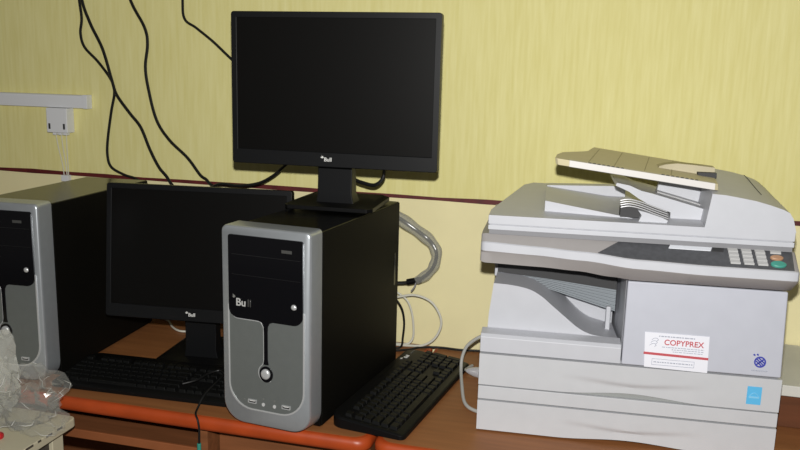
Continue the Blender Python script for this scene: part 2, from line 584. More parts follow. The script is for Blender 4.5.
# ------------------------------------------------------------------ monitors
def make_monitor(label, fr, z0, tilt, base_z):
    """flat panel; z0 = height of the panel's lower edge, base_z = height of what it stands on"""
    o = thing('computer_monitor', label, 'monitor', fr, (0.225, 0.10, base_z), 'black flat monitors')
    W, Hh = 0.450, 0.318
    ox, oy = 0.225, 0.10
    dz = z0 - base_z
    X = Matrix.Translation((-ox, -oy, dz)) @ Matrix.Rotation(-tilt, 4, 'X')
    sl, st, sb = 0.0125, 0.0125, 0.031
    outer = rrect(0, W, 0, Hh, 0.006, 3)
    inner = rrect(sl, W - sl, sb, Hh - st, 0.001, 3)
    fr_ = MB().ring_y(outer, inner, 0.0, 0.022).build('bezel', 'black_s', o, bevel=0.0015, xf=X)
    MB().box(sl - 0.002, W - sl + 0.002, 0.003, 0.006, sb - 0.002, Hh - st + 0.002).build('screen', 'screen', o, xf=X)
    r = [[(x, 0.022, z) for x, z in rrect(0.002, W - 0.002, 0.002, Hh - 0.002, 0.006, 3)],
         [(x, 0.036, z) for x, z in rrect(0.012, W - 0.012, 0.012, Hh - 0.012, 0.012, 3)],
         [(x, 0.060, z) for x, z in rrect(0.085, W - 0.085, 0.055, Hh - 0.06, 0.02, 3)]]
    MB().loft(r).build('back_cover', 'black', o, xf=X, smooth=True, angle=30)
    # maker's mark in the middle of the lower frame
    lg = text_obj('logo_lettering', 'Bull', 0.0115, 'mark', o, 0.2165, -0.0008, 0.0125, off=0.0002)
    lg.data.transform(X)
    MB().prism_y([(0.2015, 0.0190), (0.2000, 0.0212), (0.2032, 0.0216), (0.2022, 0.0240), (0.2058, 0.0225), (0.2072, 0.0200), (0.2048, 0.0185)], -0.0008, 0.0002).build('logo_tree', 'mark', o, xf=X)
    # neck behind the panel and the plate it stands on
    nw = 0.039
    c0 = -0.011
    r = []
    for z, w, y0, y1 in ((0.012, nw + 0.004, -0.045, 0.010), (0.035, nw, -0.046, -0.008), (0.075, nw, -0.044, -0.012), (dz + 0.055, nw, -0.048, -0.020)):
        r.append([(x, y, z) for x, y in ((c0 - w, y0), (c0 + w, y0), (c0 + w, y1), (c0 - w, y1))])
    MB().loft(r).build('neck', 'black_s', o, bevel=0.002)
    r = []
    for z, w0, w1, y0, y1 in ((0.0, 0.100, 0.094, -0.080, 0.118), (0.009, 0.100, 0.094, -0.080, 0.118), (0.014, 0.090, 0.084, -0.068, 0.108)):
        r.append([(x - 0.018, y, z) for x, y in ((-w0, y0 + 0.014), (-w0 * 0.9, y0), (w0 * 0.9, y0), (w0, y0 + 0.014), (w1, y1 - 0.012), (w1 * 0.9, y1), (-w1 * 0.9, y1), (-w1, y1 - 0.012))])
    MB().loft(r).build('base_plate', 'black', o, bevel=0.0015)
    return o


def monitors():
    make_monitor('black flat monitor standing on top of the middle computer tower', SCREEN, 0.508, 0.0, 0.410)
    make_monitor('black flat monitor on the desk between the two computer towers', SCREEN_L, 0.121, 0.103, 0.0)


# ------------------------------------------------------------------ keyboards
def make_keyboard(label):
    """local x along the keys, y from the user towards the far edge"""
    o = thing('keyboard', label, 'keyboard', KEYS_R, (0, 0, 0), 'black computer keyboards')
    Lk, Dk = 0.4426, 0.164

    def top(y):
        return 0.0130 + 0.014 * y / Dk
    outl = rrect(0, Lk, 0, Dk, (0.012, 0.030, 0.030, 0.012), 5)
    MB().loft([[(x, y, 0.002) for x, y in outl], [(x, y, top(y) - 0.003) for x, y in outl],
               [(0.004 + x * (Lk - 0.008) / Lk, 0.004 + y * (Dk - 0.008) / Dk, top(y)) for x, y in outl]]).build('shell', 'black', o, bevel=0.001)
    u = 0.0189
    rows = [(0.0185, [1.25, 1.25, 1.25, 6.25, 1.25, 1.25, 1.25, 1.25]), (0.0375, [2.25] + [1] * 10 + [2.75]), (0.0565, [1.75] + [1] * 11 + [2.25]), (0.0755, [1.5] + [1] * 12 + [1.5]), (0.0945, [1] * 13 + [2])]
    k = MB()

    def key(x0, x1, y0, y1):
        z0a, z0b = top(y0) - 0.001, top(y1) - 0.001
        h, t = 0.0075, 0.0020
        lo = [(x0, y0, z0a), (x1, y0, z0a), (x1, y1, z0b), (x0, y1, z0b)]
        hi = [(x0 + t, y0 + t, z0a + h), (x1 - t, y0 + t, z0a + h), (x1 - t, y1 - t * 0.6, z0b + h), (x0 + t, y1 - t * 0.6, z0b + h)]
        k.loft([lo, hi])
    X0 = 0.012
    for y, ws in rows:
        x = X0
        for w in ws:
            key(x + 0.0006, x + w * u - 0.0006, y + 0.0004, y + u - 0.0012)
            x += w * u
    y = 0.1185
    xs = [0] + [2 + i for i in range(4)] + [6.5 + i for i in range(4)] + [11 + i for i in range(4)]
    for s in xs:
        key(X0 + s * u + 0.0006, X0 + (s + 1) * u - 0.0006, y, y + 0.0150)
    xn = X0 + 15.3 * u
    for i in range(3):
        key(xn + i * u + 0.0006, xn + (i + 1) * u - 0.0006, y, y + 0.0150)
        for yy in (0.0945, 0.0755):
            key(xn + i * u + 0.0006, xn + (i + 1) * u - 0.0006, yy + 0.0004, yy + u - 0.0012)
        key(xn + i * u + 0.0006, xn + (i + 1) * u - 0.0006, 0.0189, 0.0185 + u - 0.0012)
    key(xn + u + 0.0006, xn + 2 * u - 0.0006, 0.0379, 0.0375 + u - 0.0012)
    xp = xn + 3.3 * u
    for yy, n in ((0.0945, 4), (0.0755, 3), (0.0565, 3), (0.0375, 3)):
        for i in range(n):
            key(xp + i * u + 0.0006, xp + (i + 1) * u - 0.0006, yy + 0.0004, yy + u - 0.0012)
    key(xp + 0.0006, xp + 2 * u - 0.0006, 0.0189, 0.0185 + u - 0.0012)
    key(xp + 2 * u + 0.0006, xp + 3 * u - 0.0006, 0.0189, 0.0185 + u - 0.0012)
    key(xp + 3 * u + 0.0006, xp + 4 * u - 0.0006, 0.0569, 0.0565 + 2 * u - 0.0012)
    key(xp + 3 * u + 0.0006, xp + 4 * u - 0.0006, 0.0189, 0.0185 + 2 * u - 0.0012)
    k.build('keycaps', 'keycap', o, bevel=0.0006, seg=1)
    # mark and lock lights in the far right corner
    lx, ly = Lk - 0.062, 0.1420
    tl = text_obj('logo_lettering', 'Bull', 0.013, 'mark', o, 0, 0, 0, off=0.0002)
    zt = top(ly + 0.004) + 0.0006
    tl.data.transform(Matrix.Translation((lx, ly - 0.002, zt)) @ Matrix.Rotation(math.radians(-90 + 5), 4, 'X'))
    g = MB().prism_z([(lx - 0.019, ly + 0.006), (lx - 0.022, ly + 0.010), (lx - 0.016, ly + 0.012), (lx - 0.012, ly + 0.007)], zt - 0.001, zt + 0.0008).build('logo_tree', 'mark', o)
    for i in range(3):
        x = Lk - 0.034 + i * 0.009
        MB().prism_z([(x, ly), (x + 0.004, ly), (x + 0.004, ly + 0.003), (x, ly + 0.003)], zt - 0.001, zt + 0.0004).build('lock_light', 'mark_d', o)
    return o


def keyboards():
    a = make_keyboard('black keyboard lying beside the photocopier, next to the middle computer tower')
    # long side points away from the viewer, its back edge lies along the tower
    a.rotation_euler = (0, 0, math.pi / 2 - KEYS_R[2])
    a.location = wp(KEYS_R, 0.166, -0.008, 0.0)
    b = copy_tree(a)
    b['label'] = 'black keyboard lying in front of the monitor on the desk, between the two towers'
    b.location = wp(DESK, -0.808, 0.042, 0.0)
    b.rotation_euler = (0, 0, -0.215)


# ------------------------------------------------------------------ photocopier
def lerp(a, b, t):
    return a + (b - a) * t


def interp(x, tab):
    if x <= tab[0][0]:
        return tab[0][1]
    for (x0, y0), (x1, y1) in zip(tab, tab[1:]):
        if x <= x1:
            t = (x - x0) / (x1 - x0)
            t = t * t * (3 - 2 * t)
            return lerp(y0, y1, t)
    return tab[-1][1]


def photocopier():
    o = thing('photocopier', 'large white desktop photocopier with a document feeder, standing on the desk', 'photocopier', COPIER)
    # --- housing behind the front parts
    hb = MB()
    hb.box(0.268, 0.551, 0.020, 0.372, 0.006, 0.332)
    hb.box(0.010, 0.262, 0.190, 0.372, 0.006, 0.332)
    hb.build('rear_housing', 'white', o, bevel=0.003)
    MB().box(0.004, 0.552, 0.0122, 0.190, 0.004, 0.160).build('inner_frame', 'gap', o)
    for fx in (0.04, 0.52):
        for fy in (0.04, 0.33):
            MB().prism_z([(fx + 0.014 * math.cos(k * math.pi / 6), fy + 0.014 * math.sin(k * math.pi / 6)) for k in range(12)], 0.0, 0.0065).build('foot', 'gap', o)

    # --- drawers: front plates with a finger scoop in the middle of the lower edge
    def drawer(name, z0, z1, arc):
        n, mrows = 72, 18
        b = MB()
        x0, x1 = -0.004, 0.559
        grid = []
        for j in range(mrows + 1):
            row = []
            for i in range(n + 1):
                x = lerp(x0, x1, i / n)
                s = max(0.0, min(1.0, (x - 0.155) / 0.275))
                hump = math.sin(math.pi * s) ** 2 if 0 < s < 1 else 0
                zb = z0 + arc * hump
                z = lerp(zb, z1, j / mrows)
                # shallow scoop below a shallow curved crease
                d = 0.0
                if 0 < s < 1:
                    crease = z0 + 0.038 - 0.010 * hump
                    q = (crease - z) / (crease - z0)
                    if q > 0:
                        d = 0.0045 * hump ** 0.5 * min(1.0, q * 4) * (1 - 0.35 * q)
                row.append(b.bm.verts.new((x, -0.004 + d, z)))
            grid.append(row)
        back = [[b.bm.verts.new((v.co.x, 0.0115, v.co.z)) for v in r] for r in (grid[0], grid[-1])]
        for j in range(mrows):
            for i in range(n):
                b.bm.faces.new((grid[j][i], grid[j][i + 1], grid[j + 1][i + 1], grid[j + 1][i]))
        for i in range(n):
            b.bm.faces.new((back[0][i], back[0][i + 1], grid[0][i + 1], grid[0][i]))
            b.bm.faces.new((grid[-1][i], grid[-1][i + 1], back[1][i + 1], back[1][i]))
        b.bm.faces.new([r[0] for r in grid] + [back[1][0], back[0][0]])
        b.bm.faces.new([r[-1] for r in grid] + [back[1][-1], back[0][-1]])
        return b.build(name, 'drawer_w', o, smooth=True, angle=25)
    drawer('paper_drawer', 0.0994, 0.1638, 0.0080)
    MB().box(-0.004, 0.559, -0.0035, 0.0115, 0.0690, 0.0962).build('divider_strip', 'drawer_w', o, bevel=0.001)
    drawer('paper_drawer', 0.0035, 0.0658, 0.0060)
    MB().box(0.10, 0.46, 0.0035, 0.0118, 0.0970, 0.1120).build('finger_recess', 'recess', o)
    # side skins of the lower body
    MB().box(-0.003, 0.004, 0.012, 0.372, 0.006, 0.166).build('side_skin', 'white', o)
    MB().box(0.552, 0.558, 0.012, 0.372, 0.006, 0.166).build('side_skin', 'white', o)

    # --- front door on the right
    d = MB()
    pr = [(0.2685, 0.1670), (0.5565, 0.1670), (0.5515, 0.3325), (0.2685, 0.3325)]
    d.prism_y(pr, -0.004, 0.0195)
    d.build('front_door', 'door_w', o, bevel=0.003, seg=3)

    # --- paper output on the left: ledge, swooping catch tray, side post
    MB().prism_x([(-0.002, 0.167), (-0.002, 0.198), (0.004, 0.204), (0.036, 0.207), (0.036, 0.167)], -0.004, 0.2665).build('output_ledge', 'white', o, bevel=0.0012)
    S = catmull([Vector(p) for p in ((0.0145, 0.2990), (0.050, 0.2975), (0.085, 0.2915), (0.110, 0.2790), (0.130, 0.2630), (0.160, 0.2390), (0.185, 0.2200), (0.210, 0.2090), (0.240, 0.2060), (0.2615, 0.2055))], 4)
    S = [(p.x, p.y) for p in S]
    front = S + [(0.2615, 0.168), (0.0045, 0.168), (0.0075, 0.235)]

    def rearS(x, z):
        k = max(0.0, (x - 0.15) / 0.11)
        return (x + 0.006 * (1 - abs(2 * x / 0.26 - 1)), z - 0.016 * k)
    back = [rearS(*p) for p in S] + [(0.2615, 0.166), (0.0045, 0.166), (0.0075, 0.235)]
    t = MB()
    t.loft([[(x, 0.0365, z) for x, z in front], [(x, 0.10, z) for x, z in [((a[0] + b[0]) / 2, (a[1] + b[1]) / 2) for a, b in zip(front, back)]], [(x, 0.1895, z) for x, z in back]])
    t.build('output_tray', 'white', o, smooth=True, angle=45)
    MB().box(0.2420, 0.2520, 0.115, 0.129, 0.190, 0.246).build('exit_guide', 'white', o, bevel=0.003)
    ec = MB().prism_y([(0.016, 0.286), (0.090, 0.2800), (0.125, 0.2700), (0.200, 0.2500), (0.2605, 0.2330), (0.2605, 0.280), (0.125, 0.293), (0.016, 0.301)], 0.130, 0.148).build('exit_cover', 'shade_p', o)
    MB().prism_y([(0.016, 0.3015), (0.125, 0.2935), (0.2605, 0.2805), (0.2605, 0.3335), (0.016, 0.3335)], 0.124, 0.148).build('exit_shade', 'gap', o)  # black panel added to stand in for the shaded gap under the scanner
    for k in range(6):
        q = k / 6
        MB().prism_y([(0.016, lerp(0.287, 0.300, q)), (0.125, lerp(0.271, 0.292, q)), (0.2605, lerp(0.234, 0.279, q)), (0.2605, lerp(0.234, 0.279, q) + 0.0035), (0.125, lerp(0.271, 0.292, q) + 0.002), (0.016, lerp(0.287, 0.300, q) + 0.0015)], 0.1265, 0.1305).build('exit_rib', 'shade_p', ec)
    MB().box(0.008, 0.020, 0.150, 0.1885, 0.285, 0.332).build('corner_post', 'white', o, bevel=0.002)

    # --- scanner unit, swept across with a changing front
    bf = [(-0.010, -0.030), (0.08, -0.033), (0.18, -0.041), (0.28, -0.058), (0.40, -0.062), (0.56, -0.062)]
    e1 = [(-0.010, 0.3955), (0.10, 0.3925), (0.18, 0.3900), (0.28, 0.3850), (0.40, 0.3832), (0.56, 0.3832)]
    e2 = [(-0.010, 0.3790), (0.10, 0.3772), (0.18, 0.3745), (0.28, 0.3695), (0.40, 0.3672), (0.56, 0.3672)]
    e3 = [(-0.010, 0.3520), (0.10, 0.3505), (0.175, 0.3475), (0.235, 0.3410), (0.28, 0.3372), (0.40, 0.3372), (0.56, 0.3378)]
    YT, ZT = -0.012, 0.4095

    def section(x, ins):
        f = interp(x, bf) + ins
        z1, z2, z3 = interp(x, e1) - ins * 0.3, interp(x, e2), interp(x, e3) + ins * 0.4
        return [(x, 0.372, 0.3345), (x, 0.372, 0.405), (x, 0.02, 0.4095), (x, YT, ZT - ins * 0.2), (x, f + 0.002, z1 + 0.0006), (x, f, z1 - 0.001), (x, f, z2), (x, f + 0.003, z2 - 0.004), (x, -0.022, z3 + 0.002), (x, -0.012, z3), (x, 0.014, 0.3345 if z3 < 0.336 else z3)]
    s = MB()
    xs = [(-0.010, 0.012), (-0.0085, 0.006), (-0.005, 0.002)] + [(lerp(0.0, 0.540, i / 40), 0.0) for i in range(41)] + [(0.547, 0.002), (0.5505, 0.006), (0.552, 0.012)]
    s.loft([section(x, i) for x, i in xs])
    sc = s.build('scanner_unit', 'grey_p', o, smooth=True, angle=22)
    # pale band along the front of the scanner
    bnd = MB()
    rings = []
    for x, i in xs:
        f = interp(x, bf) + i - 0.0006
        z1, z2 = interp(x, e1) - i * 0.3, interp(x, e2)
        rings.append([(x, f + 0.0026, z1 + 0.0012), (x, f, z1 - 0.0006), (x, f, z2), (x, f + 0.003, z2 - 0.0005), (x, f + 0.004, z1 - 0.002)])
    bnd.loft(rings).build('front_band', 'white', sc, smooth=True, angle=30)

    # control panel on the sloping top
    def slope(x, sfrac, lift=0.0):
        f = interp(x, bf) + 0.002
        z1 = interp(x, e1) + 0.0006
        return Vector((x, lerp(f, YT, sfrac), lerp(z1, ZT, sfrac) + lift))

    def patch(corners, lift, n=12):
        """four corners (x, s): near left, near right, far right, far left; a thin plate that follows the slope"""
        b = MB()
        (xa, sa), (xb, sb), (xc, sc_), (xd, sd) = corners
        rings = []
        for i in range(n + 1):
            t = i / n
            p = slope(lerp(xa, xb, t), lerp(sa, sb, t), lift)
            q = slope(lerp(xd, xc, t), lerp(sd, sc_, t), lift)
            dn = Vector((0, 0, -lift - 0.001))
            rings.append([p, q, q + dn, p + dn])
        return b.loft(rings)
    cp = patch([(0.207, 0.03), (0.541, 0.03), (0.546, 0.97), (0.246, 0.97)], 0.0012, 20).build('control_panel', 'panel', sc, smooth=True, angle=30)
    patch([(0.333, 0.74), (0.406, 0.74), (0.410, 0.95), (0.337, 0.95)], 0.0022).build('display', 'lcd', cp)
    patch([(0.408, 0.72), (0.428, 0.72), (0.430, 0.93), (0.411, 0.93)], 0.0020).build('indicator_window', 'gap', cp)
    for c, x in enumerate((0.4365, 0.4595, 0.4825)):
        for r in range(4):
            s0 = 0.17 + r * 0.195
            patch([(x, s0), (x + 0.0165, s0), (x + 0.0155, s0 + 0.14), (x - 0.001, s0 + 0.14)], 0.0040, 3).build('key_button', 'btn', cp)

    def round_button(x, sf, rx, ry, m, nm):
        b = MB()
        p = slope(x, sf)
        ys = slope(x, sf + 0.1) - slope(x, sf)
        ys.normalize()
        up = Vector((1, 0, 0)).cross(ys)
        rings = []
        for h, k in ((0.0, 1.0), (0.004, 1.0), (0.0052, 0.85)):
            rings.append([p + Vector((1, 0, 0)) * rx * k * math.cos(2 * math.pi * i / 20) + ys * ry * k * math.sin(2 * math.pi * i / 20) + up * h for i in range(20)])
        b.loft(rings).build(nm, m, cp, smooth=True, angle=40)
    round_button(0.5165, 0.26, 0.0130, 0.0080, 'green', 'start_button')
    round_button(0.5165, 0.585, 0.0110, 0.0060, 'orange', 'stop_button')
    patch([(0.508, 0.80), (0.526, 0.80), (0.526, 0.91), (0.508, 0.91)], 0.004, 3).build('clear_button', 'btn', cp)

    # --- platen lid: two layers, top rising to the back, slanted left end
    def lidtop(y):
        return 0.4465 + 0.064 * max(0.0, min(1.0, (y + 0.02) / 0.31)) * 0.30
    fp = [(0.002, -0.020), (0.547, -0.020), (0.547, 0.340), (0.075, 0.340), (0.056, 0.300), (0.003, 0.030)]
    fp_low = [(0.004, -0.017), (0.545, -0.017), (0.545, 0.338), (0.077, 0.338), (0.058, 0.298), (0.005, 0.032)]
    MB().prism_z(fp_low, 0.4098, 0.4185).build('lid_pad', 'pad', o)
    lid = MB()
    lid.prism_z(fp, 0.4185, 0.4278)
    lid.loft([[(x, y, 0.4292) for x, y in fp], [(x, y, lidtop(y)) for x, y in fp]])
    lid.prism_z(fp_low, 0.427, 0.430)
    lid.build('platen_lid', 'white', o, bevel=0.0012)
    # wedge-shaped exit tray on the lid with its back rail
    rp = MB()
    rp.loft([[(0.106, 0.040, 0.446), (0.106, 0.040, 0.4705), (0.106, 0.225, 0.4745), (0.106, 0.225, 0.450)],
             [(0.270, 0.018, 0.4455), (0.270, 0.018, 0.4490), (0.270, 0.225, 0.4555), (0.270, 0.225, 0.450)]])
    rp.build('exit_tray', 'white', o)
    MB().prism_y([(0.107, 0.452), (0.272, 0.452), (0.272, 0.480), (0.262, 0.482), (0.107, 0.4765)], 0.2255, 0.262).build('tray_rail', 'white', o, bevel=0.001)

    # --- document feeder
    fpz = [(0.3925, 0.4460), (0.3935, 0.4530), (0.4005, 0.5080), (0.424, 0.5068), (0.447, 0.5035), (0.475, 0.4990), (0.499, 0.4930), (0.522, 0.4860), (0.5335, 0.4805), (0.5405, 0.4700), (0.5475, 0.4460)]
    bpz = [(0.405, 0.4600), (0.406, 0.4700), (0.413, 0.5290), (0.435, 0.5285), (0.458, 0.5260), (0.485, 0.5215), (0.508, 0.5160), (0.529, 0.5085), (0.5395, 0.5020), (0.5475, 0.4900), (0.5475, 0.4600)]
    rings = []
    for y, t in ((-0.020, 0.0), (0.0, 0.08), (0.06, 0.32), (0.12, 0.55), (0.19, 0.85), (0.235, 1.0), (0.262, 0.9), (0.278, 0.6)):
        zs = max(0.0, min(1.0, y / 0.3))
        rings.append([(lerp(a[0], b[0], t), y, max(lerp(a[1], b[1], t) - (0.012 if y > 0.25 else 0), lidtop(y) - 0.003)) for a, b in zip(fpz, bpz)])
    hm = MB().loft(rings).build('document_feeder', 'white', o, smooth=True, angle=28)
    # hinge seam across the top of the feeder
    sm = []
    for y, t in ((-0.0195, 0.0), (0.06, 0.32), (0.12, 0.55), (0.19, 0.85), (0.235, 1.0)):
        i = 6
        x = lerp(fpz[i][0], bpz[i][0], t)
        z = lerp(fpz[i][1], bpz[i][1], t)
        sm.append((x, y, z + 0.0002))
    MB().tube(sm[1:], 0.0009, 6).build('feeder_seam', 'gap', hm)
    # sloping guide, inner panel, ribs and lip of the paper path
    gp = [(0.238, 0.5120), (0.262, 0.5080), (0.284, 0.4990), (0.306, 0.4945), (0.405, 0.4690), (0.402, 0.4425), (0.341, 0.4425), (0.340, 0.4610), (0.300, 0.4735), (0.280, 0.4840), (0.262, 0.4960), (0.236, 0.5070)]
    MB().prism_y(gp, 0.040, 0.200).build('paper_guide', 'white', o, smooth=True, angle=25)
    MB().prism_y([(0.322, 0.4900), (0.417, 0.4660), (0.421, 0.5090), (0.328, 0.5230)], 0.118, 0.135).build('inner_panel', 'white', o)
    MB().prism_y([(0.318, 0.4895), (0.411, 0.4665), (0.412, 0.4700), (0.319, 0.4935)], 0.085, 0.117).build('panel_ledge', 'metal', o)
    for k in range(4):
        y = 0.012 + k * 0.007
        dz = k * 0.0032
        MB().tube([(0.246, y, 0.4700 + dz), (0.262, y, 0.4730 + dz), (0.284, y, 0.4690 + dz), (0.308, y, 0.4610 + dz), (0.333, y, 0.4530 + dz)], 0.0014, 6).build('paper_rib', 'metal', o)
    MB().prism_y([(0.246, 0.452), (0.332, 0.452), (0.332, 0.4545), (0.308, 0.4600), (0.284, 0.4680), (0.262, 0.4720), (0.246, 0.4690)], 0.012, 0.039).build('exit_throat', 'gap', o)
    MB().prism_y([(0.278, 0.4470), (0.329, 0.4470), (0.331, 0.4520), (0.320, 0.4570), (0.292, 0.4650), (0.276, 0.4685), (0.283, 0.4590)], -0.004, 0.0115).build('exit_lip', 'white', o, bevel=0.0008)

    # --- feeding tray: sloping plate with grooves, size marks and a paper guide
    def tz(x, y):
        return 0.558 - 0.117 * (x - 0.12) + 0.058 * y
    fo = [(0.1195, 0.006), (0.124, 0.0005), (0.405, -0.002), (0.413, 0.004), (0.421, 0.10), (0.428, 0.215), (0.200, 0.232), (0.186, 0.168), (0.178, 0.150), (0.148, 0.110), (0.133, 0.090), (0.1225, 0.050)]
    tp = MB()
    tp.loft([[(x + 0.002, y + 0.003, tz(x, y) - 0.0125) for x, y in fo], [(x, y, tz(x, y)) for x, y in fo]])
    ft = tp.build('feed_tray', 'tray', o, bevel=0.0012)
    # pale front edge strip
    MB().loft([[(x, -0.0030, tz(x, 0) - 0.0115), (x, 0.004, tz(x, 0) - 0.0128), (x, 0.010, tz(x, 0) + 0.0008), (x, -0.0030, tz(x, 0) + 0.0004)] for x in (0.146, 0.20, 0.28, 0.35, 0.407)]).build('tray_edge', 'tray_e', ft, bevel=0.0006)
    for gx in (0.185, 0.232, 0.287, 0.335):
        MB().tube([(gx - 0.004 + 0.030 * k / 5, 0.012 + 0.040 * k, tz(gx + 0.03 * k / 5, 0.012 + 0.040 * k) + 0.0003) for k in range(6)], 0.0009, 6).build('tray_groove', 'tray_d', ft)
    for x0, n in ((0.180, 8), (0.312, 8)):
        mk = MB()
        for k in range(n):
            xx = x0 + k * 0.0085
            mk.prism_z([(xx, -0.0005), (xx + 0.006, -0.0005), (xx + 0.003, 0.005)], tz(xx, 0) + 0.0002, tz(xx, 0) + 0.0014)
        mk.build('size_mark', 'gap', ft)
    # paper guide at the feeder end
    g = MB()
    rings = []
    for x, h in ((0.318, 0.0015), (0.330, 0.007), (0.352, 0.0125), (0.385, 0.0145), (0.421, 0.0155)):
        rings.append([(x, 0.085, tz(x, 0.1) - 0.001), (x, 0.088, tz(x, 0.1) + h), (x, 0.115, tz(x, 0.1) + h + 0.001), (x, 0.135, tz(x, 0.1) - 0.001)])
    g.loft(rings).build('side_guide', 'tray_g', ft, smooth=True, angle=40)
    MB().box(0.388, 0.4215, 0.068, 0.0845, tz(0.40, 0.07) - 0.004, tz(0.40, 0.07) + 0.0065).build('feed_slot', 'gap', ft)

    # --- stickers and marks on the front
    D0 = -0.0043
    st = MB().loft([[(x, y, z) for x, z in ((0.3105, 0.1670), (0.4255, 0.1650), (0.4235, 0.2365), (0.3070, 0.2362))] for y in (-0.0050, -0.0040)]).build('company_sticker', 'paper', o)
    Y = -0.0055
    text_obj('sticker_lettering', 'COPYPREX', 0.0150, 'red_ink', st, 0.3790, Y, 0.2140, depth=0.0004, stretch=0.96, off=0.0002)
    MB().prism_y([(0.3075, 0.1925), (0.4250, 0.1905), (0.4250, 0.1950), (0.3075, 0.1972)], -0.0058, -0.0049).build('red_line', 'red_ink', st)

    def dashes(x0, x1, z, h, m, seed):
        r = random.Random(seed)
        b = MB()
        x = x0
        while x < x1:
            w = r.uniform(0.002, 0.006)
            b.box(x, min(x + w, x1), -0.0055, -0.0049, z, z + h)
            x += w + r.uniform(0.0008, 0.0016)
        return b.build('small_print', m, st)
    dashes(0.333, 0.398, 0.2290, 0.0022, 'grey_ink', 1)
    dashes(0.340, 0.416, 0.2085, 0.0014, 'grey_ink', 2)
    dashes(0.358, 0.416, 0.2045, 0.0014, 'grey_ink', 3)
    dashes(0.360, 0.414, 0.2005, 0.0012, 'grey_ink', 4)
    dashes(0.352, 0.372, 0.1925, 0.0016, 'paper', 5)
    MB().ring_y(rrect(0.3235, 0.4010, 0.1725, 0.1850, 0.0005, 2), rrect(0.3243, 0.4002, 0.1733, 0.1842, 0.0004, 2), -0.0055, -0.0049).build('print_box', 'grey_ink', st)
    dashes(0.327, 0.398, 0.1775, 0.0020, 'grey_ink', 6)
    for dz, sgn in ((0.0, 1), (-0.0055, 1), (-0.011, 1)):
        MB().tube([(0.3205 + dx + dz * 0.3, -0.0052, 0.2235 + dz + zz) for dx, zz in ((0.000, -0.002), (0.004, 0.0015), (0.009, 0.0020), (0.012, -0.0010), (0.009, -0.0035))], 0.0006, 5).build('swirl_mark', 'grey_ink', st)
    # blue round mark with a letter-like cross and a small word line
    bl = MB()
    bl.ring_y([(0.5165 + 0.0105 * math.cos(2 * math.pi * k / 28), 0.1955 + 0.0108 * math.sin(2 * math.pi * k / 28)) for k in range(28)],
              [(0.5165 + 0.0078 * math.cos(2 * math.pi * k / 28), 0.1955 + 0.0080 * math.sin(2 * math.pi * k / 28)) for k in range(28)], -0.0052, -0.0038)
    for (xa, za, xb, zb) in ((0.5105, 0.2010, 0.5225, 0.1900), (0.5105, 0.1900, 0.5225, 0.2010), (0.5140, 0.2030, 0.5240, 0.1940), (0.5095, 0.1970, 0.5195, 0.1880)):
        dx, dz = xb - xa, zb - za
        l = math.hypot(dx, dz)
        nx, nz = -dz / l * 0.0012, dx / l * 0.0012
        bl.prism_y([(xa + nx, za + nz), (xa - nx, za - nz), (xb - nx, zb - nz), (xb + nx, zb + nz)], -0.0052, -0.0038)
    bl.prism_y([(0.5030, 0.2085), (0.5065, 0.2065), (0.5075, 0.2090), (0.5050, 0.2110)], -0.0052, -0.0038)
    bl.prism_y([(0.5090, 0.2095), (0.5120, 0.2070), (0.5130, 0.2100), (0.5110, 0.2118)], -0.0052, -0.0038)
    bl.build('round_emblem', 'blue_ink', o)
    em = MB()
    r = random.Random(9)
    x = 0.503
    while x < 0.529:
        w = r.uniform(0.0012, 0.0030)
        em.box(x, x + w, -0.0049, -0.0038, 0.1772, 0.1794)
        x += w + 0.0009
    em.build('emblem_word', 'grey_ink', o)
    sq = MB().box(0.5000, 0.5255, -0.0052, -0.0042, 0.1115, 0.1465).build('square_sticker', 'sky', o)
    MB().tube([(0.5035 + 0.0185 * t, -0.0054, 0.1255 + 0.009 * math.sin(math.pi * t)) for t in (0, 0.2, 0.4, 0.6, 0.8, 1)], 0.0006, 5).build('sticker_arc', 'sky_l', sq)
    MB().box(0.5040, 0.5215, -0.0056, -0.0051, 0.1240, 0.1275).build('sticker_line', 'sky_l', sq)
    return o


M['tray_g'] = mat('tray_guide_plastic', (0.44, 0.39, 0.26), 0.55)
M['tray_d'] = mat('tray_groove_plastic', (0.36, 0.31, 0.18), 0.6)


# ------------------------------------------------------------------ cables and wall fittings
def desk_pts(pts):
    return [wp(DESK, *p) for p in pts]


def cable(name, label, pts, r, m, cat='cable', group=None, extra=None):
    P = desk_pts(pts)
    base = P[-1].copy()
    b = MB()
    b.tube([p - base for p in P], r, 8)
    if extra:
        o = thing(name, label, cat, loc=base, group=group)
        b.build('wire', m, o, smooth=True)
        extra(o, P, base)
        return o
    o = b.build(name, m, smooth=True)
    o.location = base
    return tag(o, label, cat, group)


